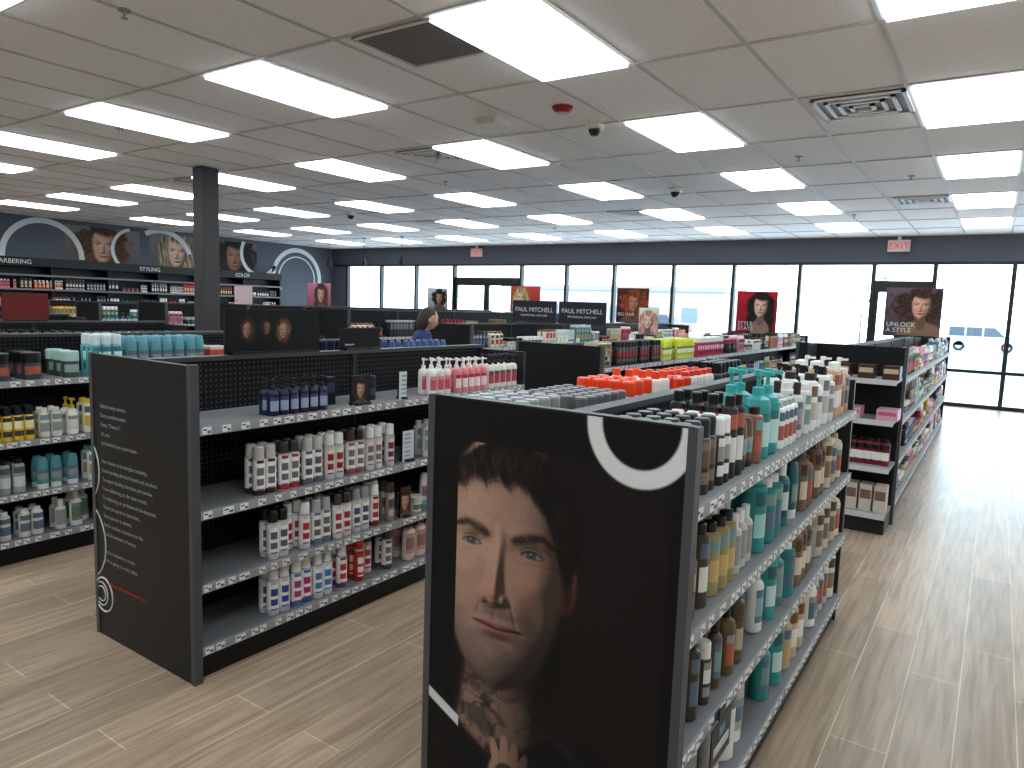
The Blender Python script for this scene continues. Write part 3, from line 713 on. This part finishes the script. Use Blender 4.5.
for i,(xc,ya,tp) in enumerate(T2):
    mb=MB()
    pal=PAL if i in(0,1,5,6) else DPAL
    for zi,z in enumerate(ZS):
        if i==0 and zi==3:
            fill(mb,xc+.4,1,z,5.35,6.3,.38,('can',.2,.03,(34,32,36),K,(150,40,50),(90,90,90)),2,10)
            fill(mb,xc+.4,1,z,6.35,7.2,.38,('tottle',.2,.036,(206,216,50),(226,226,120),(240,240,200),(120,140,40)),3,10)
            fill(mb,xc+.4,1,z,7.25,8.2,.38,('can',.2,.03,(206,60,110),W,(240,200,220),(120,40,60)),2,8)
            rndfill(mb,xc+.4,1,z,8.3,12.3,.38,pal,.22,2)
        else: rndfill(mb,xc+.4,1,z,ya+.06,12.3,.38,pal,.24,1 if zi<3 else 2)
    rndfill(mb,xc-.4,-1,ZS[3],ya+.06,12.3,.38,pal,.22,1)
    mb.build('salon_product_bottles',M_plastic)
for i,xc in enumerate((-7.0,-9.05,-11.1,-13.1)):
    mb=MB()
    for zi,z in enumerate(ZL): rndfill(mb,xc+.4,1,z,1.65,3.95,.38,PAL if i%2 else DPAL,.22,2)
    rndfill(mb,xc-.4,-1,ZL[3],1.65,3.95,.38,PAL,.2,1)
    mb.build('salon_product_bottles',M_plastic)

# ---------------- wall shelving ----------------
p=empty('wall_shelving'); f=MB(); mb=MB()
xa,xb=XL+.02,XL+.42
f.box(xa,xa+.03,2.5,13.3,.0,2.1,(22,22,25)); f.box(xa,xb,2.5,13.3,0,.16,(18,18,20))
for k in range(10):
    yy=2.5+1.2*k
    if yy<=13.31: f.box(xa,xb-.03,yy-.015,yy+.015,0,2.1,(24,24,27))
for z in (.18,.55,.9,1.25,1.6,1.9):
    f.box(xa+.03,xb,2.5,13.3,z-.02,z,(46,46,50)); f.box(xb,xb+.005,2.5,13.3,z-.034,z+.004,(120,120,124))
    if z<1.85: rndfill(mb,xb,1,z,2.55,13.2,.36,DPAL+[PAL[0],PAL[0]],.25,1,8,.04)
f.box(xa,xb+.03,2.5,13.3,2.08,2.26,(20,20,23)); 
f.build('frame',M_metal,p); mb.build('wall_product_bottles',M_plastic)
for yy,t_ in ((6.2,'BARBERING'),(9.2,'STYLING'),(11.8,'COLOR')):
    text('header_'+t_.lower(),t_,.13,(xb+.032,yy,2.12),RYP,M_white,p)

def portrait(w,h,bg,skin,hair,fx=.5,fz=.5,s=.3,curly=False,hairw=1.35,long=False,lip_c=(186,50,60),light=(-.45,.35,.8),bang=.66):
    bg=np.array(bg,float)/255; hair=np.array(hair,float)/255
    def fn(X,Z):
        U=(X/w-fx)*w/h/s; V=(Z/h-fz)/s
        C=np.zeros(X.shape+(3,))+bg*(.75+.35*(Z/h))[...,None]
        def mix(mk,c):
            nonlocal C
            C=C*(1-mk[...,None])+c*mk[...,None]
        def el(x0,z0,rx,rz,so=.08): return sig((1-np.hypot((U-x0)/rx,(V-z0)/rz))/so)
        th=np.arctan2(V,U); wob=(vn(th*4+20,np.hypot(U,V)*3)-.5)*(.5 if curly else .15)
        strand=vn(th*22+6*np.hypot(U,V),np.hypot(U,V)*7+3)
        if long: strand=vn(U*16+2*np.sin(V*2.2),V*2+7)
        hc=hair*(.45+1.0*strand)[...,None]
        mix(sig((1-np.hypot(U/hairw,(V-.1)/1.38)+wob)/.04),hc)
        if long: mix(sig((1.15+.12*np.sin(V*4)-np.abs(U))/.05)*sig((.2-V)/.1),hc)
        sk=np.array(skin,float)/255
        mix(el(0,-2.2,1.6 if not long else .9,1.15,.03),sk*.62); mix(el(0,-1.1,.36,.6,.05),sk*.5)
        rgb,mask=face_print(-1.09+U*.30,.86+V*.36,light,True,skin,.72,.12,lip_c)
        mix(mask,rgb)
        mix(sig((V-bang+.5*np.abs(U-.15)**2*-1-.1*wob)/.04)*el(0,.12,.9,1.15,.04),hc)
        mix(sig((np.abs(U)-.60-.12*strand)/.04)*el(0,-.1,1.15,1.3,.05)*.9,hc)
        return C
    return fn
def stand_poster(name,xc,yc,z0,w,h,fn,title=None,tcol=M_white,face='-y',nx=90):
    p=empty(name,(xc,yc,z0)); 
    if face=='+x': p.rotation_euler=(0,0,math.pi/2)
    boxobj('backing',-w/2,w/2,0.001,.012,0,h,M_frame,p)
    boxobj('base',-w/2+.02,w/2-.02,-.03,.04,-.002,.012,M_frame,p)
    painted('print',0,w,0,h,nx,max(4,int(nx*h/w)),fn,(-w/2,-.001,0),0,p)
    if title: text('title',title,h*.13,(-w/2+.03,-.003,h*.2),RX,tcol,p,spacing=.9)
    return p
pm=empty('wall_mural')
for yy,w,fn in ((8.6,1.7,portrait(1.7,.8,(120,108,106),(206,156,130),(80,50,34),.5,.42,.52,True)),(10.5,1.6,portrait(1.6,.8,(116,108,110),(224,186,166),(150,130,104),.45,.42,.5,False,1.25,True,(180,80,80))),(12.1,1.4,portrait(1.4,.8,(104,96,96),(160,108,84),(36,28,26),.5,.42,.52,True,1.6,False,(120,50,50)))):
    painted('mural_face',0,w,0,.80,130,65,fn,(XL+.004,yy-w/2,2.27),math.pi/2,pm)
def ring(y,z,r,w,a0,a1,parent):
    n=60; v=[];fc=[]
    for k in range(n+1):
        a=math.radians(a0+(a1-a0)*k/n)
        for rr in (r-w/2,r+w/2): v.append((XL+.012,y+rr*math.cos(a),min(z+rr*math.sin(a),H-.01)))
    for k in range(n): fc.append((2*k,2*k+1,2*k+3,2*k+2))
    me=bpy.data.meshes.new('ring'); me.from_pydata(v,[],fc); me.materials.append(M_white); o=bpy.data.objects.new('ring_graphic',me); scene.collection.objects.link(o); o.parent=parent
ring(14.2,2.15,.86,.13,-30,210,pm); ring(14.2,2.15,.66,.04,-30,210,pm)
ring(10.0,2.35,.8,.12,20,120,pm); ring(7.3,2.3,.8,.12,0,190,pm); ring(12.9,2.8,.6,.1,150,330,pm); ring(9.3,2.6,.5,.08,100,250,pm); ring(5.3,2.2,.85,.12,0,180,pm)

def darkface(X,Z):
    C=np.zeros(X.shape+(3,))+np.array((14,14,16))/255
    for k,(x0,z0,sc,sk,hr,lt) in enumerate(((.12,.11,1.0,(196,140,116),(60,36,28),(-.6,.3,.7)),(.225,.12,.85,(150,104,84),(30,24,22),(.5,.3,.7)),(.33,.105,1.05,(206,160,136),(110,74,48),(-.3,.4,.8)))):
        hm=sig((1-np.hypot((X-x0)/(.042*sc),(Z-z0-.005)/(.055*sc))+(vn(X*90,Z*90)-.5)*.3)/.08)
        C=C*(1-hm[...,None])+np.array(hr)/255*(.5+vn(X*300,Z*120))[...,None]*hm[...,None]
        rgb,mk=face_print(-1.09+(X-x0)/(.13*sc),.86+(Z-z0)/(.105*sc),lt,True,sk,.42,.04)
        C=C*(1-mk[...,None])+rgb*mk[...,None]
    return C
stand_poster('tabletop_sign',-2.99,2.28,1.322,.56,.215,darkface,None,face='+x',nx=220)
stand_poster('tabletop_sign',-2.99,2.86,1.322,.3,.12,lambda X,Z: np.zeros(X.shape+(3,))+.06,'beauty pro',face='+x',nx=4)
def whitecard(X,Z): return np.zeros(X.shape+(3,))+np.array((205,214,218))/255-.25*((np.sin(Z*260)>.5)&(X>.015)&(X<.06))[...,None]
for (x_,y_,z_,w_,h_) in ((-2.65,2.9,ZL[2],.09,.17),(-2.66,2.86,ZL[3],.06,.15)):
    stand_poster('shelf_sign_card',x_,y_,z_,w_,h_,whitecard,None,face='+x',nx=20)
stand_poster('shelf_sign_card',-2.65,2.54,ZL[3],.13,.15,portrait(.13,.15,(30,32,44),(180,140,120),(50,36,30)),None,face='+x',nx=60)
stand_poster('shelf_sign_card',-2.63,2.865,ZL[1],.08,.17,portrait(.08,.17,(60,40,36),(200,150,130),(70,40,30)),None,face='+x',nx=60)
ps=empty('hanging_shelf_sign',(-.55,1.84,.34)); 
boxobj('card',0,.004,-.0,.17,0,.12,M_frame,ps); boxobj('label',.004,.0055,.02,.15,.03,.055,solid('label_white',(190,200,205),.5),ps); boxobj('logo',.004,.0055,.06,.11,.075,.1,solid('label_blue',(90,130,150),.5),ps)
boxobj('clip',-.001,.003,.06,.11,.12,.15,M_frame,ps)

stand_poster('promotional_poster',-.9,10.1,1.382,.62,.60,portrait(.62,.60,(96,80,92),(222,166,140),(66,44,38),.64,.60,.27,True,2.0,False,(170,60,70)),'UNLOCK\nA STYLE',nx=120)
stand_poster('promotional_poster',-2.95,10.65,1.302,.58,.62,portrait(.58,.62,(176,22,44),(236,192,168),(34,26,26),.60,.62,.25,False,1.25,True,(200,30,50)),'STYLE\nSTAYS',nx=120)
stand_poster('promotional_poster',-4.95,10.7,1.382,.56,.56,portrait(.56,.56,(84,36,30),(196,132,100),(150,72,40),.55,.55,.27,True,1.8),'BIG HAIR',nx=120)
stand_poster('promotional_poster',-7.0,10.64,1.482,.62,.46,portrait(.62,.46,(206,70,56),(236,200,176),(214,180,120),.36,.5,.32,False,1.2,True,(200,90,90)),'WIDE',nx=120)
stand_poster('promotional_poster',-3.35,7.7,1.302,.24,.32,portrait(.24,.32,(226,218,216),(236,196,180),(216,160,150),.5,.5,.28,False,1.25,True,(200,100,110)),nx=80)
stand_poster('promotional_poster',-9.0,10.6,1.482,.5,.4,portrait(.5,.4,(196,200,206),(190,134,106),(30,26,26),.6,.5,.3,True,1.5))
stand_poster('promotional_poster',-13.1,11.2,1.402,.8,.55,portrait(.8,.55,(206,120,150),(226,180,160),(90,60,50),.6,.5,.34,False,1.2,True))
stand_poster('promotional_poster',-13.1,9.2,1.402,.6,.4,lambda X,Z: np.zeros(X.shape+(3,))+np.array((214,190,196))/255,'BLO',M_red,nx=4)
for sx in (-4.5,-5.24):
    bs=stand_poster('brand_header_sign',sx,8.2,1.382,.70,.29,lambda X,Z: np.zeros(X.shape+(3,))+np.array((44,44,54))/255,None,nx=4)
    text('lettering','PAUL MITCHELL',.085,(0,-.004,.14),RX,M_white,bs,'CENTER'); text('subline','PROFESSIONAL HAIR CARE',.035,(0,-.004,.08),RX,M_white,bs,'CENTER')
stand_poster('brand_header_sign',-7.0,2.75,1.322,.36,.24,lambda X,Z: np.zeros(X.shape+(3,))+np.array((104,34,32))/255,None,nx=4,face='+x')
sb=MB()
for k in range(5):
    z=ZS[3]+.045*k; xx=-2.62
    sb.box(xx-.12,xx+.0,5.06,5.30,z,z+.008,(190,176,150))
    if k<4:
        for j in range(6): sb.box(xx-.10,xx-.005,5.07+.037*j,5.10+.037*j,z+.008,z+.036,[(120,90,70),(60,50,44),(200,190,170),(150,120,90)][(j+k)%4])
sb.box(xx-.125,xx-.12,5.06,5.30,ZS[3],ZS[3]+.2,(200,190,165)); sb.box(xx-.12,xx,5.055,5.06,ZS[3],ZS[3]+.2,(200,190,165)); sb.box(xx-.12,xx,5.30,5.305,ZS[3],ZS[3]+.2,(200,190,165))
sb.build('color_swatch_display',M_metal)

for px_,py_ in ((-13.5,13.0),(-12.2,13.0),(-14.8,13.0)):
    g=MB(); t=lathe([(.09,2.45),(.085,2.5),(.03,2.66),(.02,2.7),(.005,2.71),(.005,H-.02),(.05,H-.02),(.05,H-.001)],[(24,24,26)]*7,14); g.tmpl(t,px_,py_,0); g.build('pendant_lamp',M_metal)

# ---------------- shopper ----------------
def skinned(name,verts,edges,radii,mat,parent,sub=2):
    me=bpy.data.meshes.new(name); me.from_pydata(verts,edges,[]); me.materials.append(mat)
    o=bpy.data.objects.new(name,me); scene.collection.objects.link(o); o.parent=parent
    sk=o.modifiers.new('skin','SKIN'); sk.use_smooth_shade=True
    for i,r in enumerate(radii):
        sv=me.skin_vertices[0].data[i]; sv.radius=r if isinstance(r,tuple) else (r,r); sv.use_root=(i==0)
    s=o.modifiers.new('sub','SUBSURF'); s.levels=sub; s.render_levels=sub
    return o
M_navy=solid('navy_knit',(36,48,104),.85,bscale=200); M_jean=solid('dark_denim',(30,34,48),.85,bscale=200); M_skin=solid('skin',(206,156,132),.55); M_hair=solid('brown_hair',(48,32,26),.6,bscale=150); M_shoe=solid('black_leather',(20,20,22),.5)
sh=empty('shopper',(-4.83,5.38,0)); sh.rotation_euler=(0,0,math.radians(-40)); sh.scale=(.97,.97,.97)
skinned('legs',[(0,-.02,.86),(.085,-.01,.80),(.095,.01,.46),(.10,-.02,.10),(-.085,-.01,.80),(-.095,.02,.46),(-.10,.0,.10)],[(0,1),(1,2),(2,3),(0,4),(4,5),(5,6)],[(.13,.11),(.095,.095),(.062,.062),(.042,.045),(.095,.095),(.062,.062),(.042,.045)],M_jean,sh)
for s_ in (1,-1):
    skinned('shoe_%s'%('r' if s_>0 else 'l'),[(s_*.10,-.05,.045),(s_*.105,.05,.04),(s_*.11,.16,.03)],[(0,1),(1,2)],[(.042,.042),(.042,.038),(.036,.026)],M_shoe,sh)
skinned('top',[(0,-.02,.88),(0,-.01,1.02),(0,.03,1.18),(0,.06,1.29),(0,.085,1.36),(.13,.065,1.28),(.20,.07,1.22),(.245,.08,1.02),(.20,.26,.99),(-.13,.065,1.28),(-.20,.07,1.22),(-.245,.08,1.02),(-.18,.27,1.02)],
 [(0,1),(1,2),(2,3),(3,4),(3,5),(5,6),(6,7),(7,8),(3,9),(9,10),(10,11),(11,12)],[(.15,.12),(.135,.11),(.15,.12),(.12,.10),(.055,.055),(.085,.075),(.062,.062),(.048,.048),(.036,.036),(.085,.075),(.062,.062),(.048,.048),(.036,.036)],M_navy,sh)
skinned('neck',[(0,.08,1.32),(0,.10,1.42)],[(0,1)],[.052,.05],M_skin,sh)
import bmesh
def ball(name,loc,sc,mat,fn=None):
    bm=bmesh.new(); bmesh.ops.create_uvsphere(bm,u_segments=28,v_segments=20,radius=1)
    if fn:
        for v_ in bm.verts: fn(v_)
    for v_ in bm.verts: v_.co=Vector((v_.co.x*sc[0],v_.co.y*sc[1],v_.co.z*sc[2]))
    me=bpy.data.meshes.new(name); bm.to_mesh(me); bm.free(); me.materials.append(mat)
    for p_ in me.polygons: p_.use_smooth=True
    o=bpy.data.objects.new(name,me); scene.collection.objects.link(o); o.parent=sh; o.location=loc; return o
def headfn(v_):
    x,y,z=v_.co
    if z<0: v_.co.x*=1-.28*(-z)**1.4; v_.co.y+=.10*(-z)
    if y>.7 : v_.co.y+= .16*math.exp(-((x/.16)**2+((z+.12)/.18)**2)) -.06*math.exp(-(((abs(x)-.38)/.16)**2+((z-.08)/.10)**2))+.05*math.exp(-((x/.3)**2+((z+.52)/.10)**2))
hd_=ball('head',(0,.125,1.475),(.075,.095,.112),M_skin,headfn); hd_.rotation_euler=(-.35,0,0)
def hairfn(v_):
    x,y,z=v_.co
    if y>.25 and z<.45: v_.co.y*=.55; v_.co.z=max(z,.1) if abs(x)<.75 else z
    if y<.25: v_.co.z=z if z>0 else z*1.55
hr_=ball('hair',(0,.108,1.488),(.084,.100,.116),M_hair,hairfn); hr_.rotation_euler=(-.35,0,0)
for s_ in (1,-1):
    ball('ear_%s'%('r' if s_>0 else 'l'),(s_*.076,.125,1.468),(.012,.02,.03),M_skin); ball('eye_%s'%('r' if s_>0 else 'l'),(s_*.030,.207,1.452),(.010,.008,.008),M_white)
    hx0=.20 if s_>0 else -.18; hy0=.26; hz0=.99 if s_>0 else 1.02
    skinned('palm_%s'%('r' if s_>0 else 'l'),[(hx0,hy0,hz0),(hx0-s_*.01,hy0+.05,hz0-.005),(hx0-s_*.015,hy0+.09,hz0-.01)],[(0,1),(1,2)],[(.024,.022),(.036,.016),(.036,.014)],M_skin,sh)
    for f_ in range(4):
        ox=(f_-1.5)*.019; L_=[.062,.072,.068,.054][f_]
        skinned('finger_%d_%s'%(f_+1,'r' if s_>0 else 'l'),[(hx0-s_*.015+ox,hy0+.085,hz0-.01),(hx0-s_*.015+ox,hy0+.09+L_*.55,hz0-.018),(hx0-s_*.015+ox*.95,hy0+.09+L_*.9,hz0-.045)],[(0,1),(1,2)],[.0085,.008,.0065],M_skin,sh,1)
    skinned('thumb_%s'%('r' if s_>0 else 'l'),[(hx0-s_*.035,hy0+.03,hz0-.005),(hx0-s_*.062,hy0+.06,hz0-.012),(hx0-s_*.062,hy0+.09,hz0-.022)],[(0,1),(1,2)],[.011,.0095,.008],M_skin,sh,1)

# ---------------- outside ----------------
M_asph=solid('wet_asphalt',(158,162,166),.6,bscale=.3)
v=[(-60,YF+.15,-.02),(60,YF+.15,-.02),(60,95,-1.05),(-60,95,-1.05)]
me=bpy.data.meshes.new('ground'); me.from_pydata(v,[],[(0,1,2,3)]); me.materials.append(M_asph); o=bpy.data.objects.new('ground_outside',me); scene.collection.objects.link(o)
b_=MB(); b_.box(-60,60,YF+.16,YF+4.0,-.03,.0,(232,232,230)); b_.box(-60,60,76,80,-1.0,-.82,(200,204,208)); b_.build('sidewalk_outside',M_metal)
def truck(x,y,z,body):
    p=empty('parked_suv',(x,y,z)); f=MB()
    f.box(-2.4,2.4,-.9,.9,.42,1.12,body); f.box(-2.46,2.46,-.86,.86,.42,.62,(80,82,86))
    f.hull4([(-2.35,1.12),(1.35,1.12),(.7,1.78),(-2.1,1.78)],-.8,.8,(70,80,90)); f.box(-2.1,.7,-.78,.78,1.76,1.84,body)
    for a in (-2.3,-1.2,-.1): f.box(a,a+.12,-.82,.82,1.1,1.78,body)
    f.build('body',M_metal,p)
    w=MB()
    for wx in (-1.5,1.5):
        for wy in (-.8,.8):
            t=lathe([(.001,-.1),(.22,-.1),(.36,-.1),(.38,-.06),(.38,.06),(.36,.1),(.22,.1),(.001,.1)],[(150,150,150),(20,20,20),(20,20,20),(20,20,20),(20,20,20),(20,20,20),(150,150,150)],20)
            tv=t[0][:,[0,2,1]]; w.add(tv+np.array((wx,wy,.38)),t[1],t[2],t[3])
    w.build('wheels',M_metal,p); return p
truck(-.9,64,-.65,(176,180,186)); truck(-24,58,-.57,(150,110,110))
b_=MB(); b_.box(2.5,22,84,94,-1,3.6,(176,184,190)); b_.box(2.0,22.5,83,95,3.6,4.6,(50,130,148)); b_.box(4,7,83.9,84,-.9,1.6,(90,100,110)); b_.box(9,14,83.9,84,-.2,2.0,(100,110,120)); b_.build('store_building',M_metal)
b_=MB(); b_.box(-60,-28,86,94,-1,4,(170,166,164)); b_.box(-60.5,-27.5,85.5,94.5,4,4.6,(140,136,134)); 
for k in range(6): b_.box(-58+5*k,-56+5*k,85.9,86,.2,2,(110,120,130))
b_.build('distant_building',M_metal)
def tree(x,y,z,h):
    f=MB()
    def branch(p0,d,L,r,depth):
        p1=p0+d*L
        u=d.orthogonal().normalized(); w=d.cross(u); n=6; V=[]
        for P,R in ((p0,r),(p1,r*.65)):
            for k in range(n):
                a=2*math.pi*k/n; V.append(P+(u*math.cos(a)+w*math.sin(a))*R)
        F=[(k,(k+1)%n,n+(k+1)%n,n+k) for k in range(n)]
        f.add(np.array([tuple(q_) for q_ in V]),np.array(F),np.tile(lin((110,100,96)),(n,1)),np.ones(n,bool))
        if depth>0:
            for _ in range(3):
                nd=(d+Vector((random.uniform(-.7,.7),random.uniform(-.7,.7),random.uniform(-.1,.5)))).normalized(); branch(p1,nd,L*.68,r*.6,depth-1)
    branch(Vector((x,y,z)),Vector((0,0,1)),h*.35,h*.016,5)
    f.build('bare_tree',M_metal)
tree(-10.5,72,-.8,7)

# world
w=bpy.data.worlds.new('World'); scene.world=w; w.use_nodes=True; nt=w.node_tree
bg=nt.nodes['Background']; tc=nt.nodes.new('ShaderNodeTexCoord'); sp=nt.nodes.new('ShaderNodeSeparateXYZ'); nt.links.new(tc.outputs['Generated'],sp.inputs[0])
cr=nt.nodes.new('ShaderNodeValToRGB'); cr.color_ramp.elements[0].position=0; cr.color_ramp.elements[0].color=(.85,.95,1,1); cr.color_ramp.elements[1].position=.6; cr.color_ramp.elements[1].color=(.62,.8,1,1)
nt.links.new(sp.outputs['Z'],cr.inputs['Fac']); nt.links.new(cr.outputs['Color'],bg.inputs['Color']); bg.inputs['Strength'].default_value=7.5

# camera
cd=bpy.data.cameras.new('camera'); cd.sensor_width=36; cd.lens=25.0; cd.clip_end=500
co=bpy.data.objects.new('camera',cd); scene.collection.objects.link(co)
r_=Vector((.8252,.5644,.0342)); bk=Vector((.5577,-.8223,.1101)).normalized(); r_=(r_-bk*r_.dot(bk)).normalized(); up=bk.cross(r_)
co.matrix_world=Matrix(((r_.x,up.x,bk.x,0),(r_.y,up.y,bk.y,0),(r_.z,up.z,bk.z,1.6),(0,0,0,1)))
scene.camera=co
scene.view_settings.view_transform='Standard'
scene.view_settings.look='None'
scene.view_settings.gamma=1.0
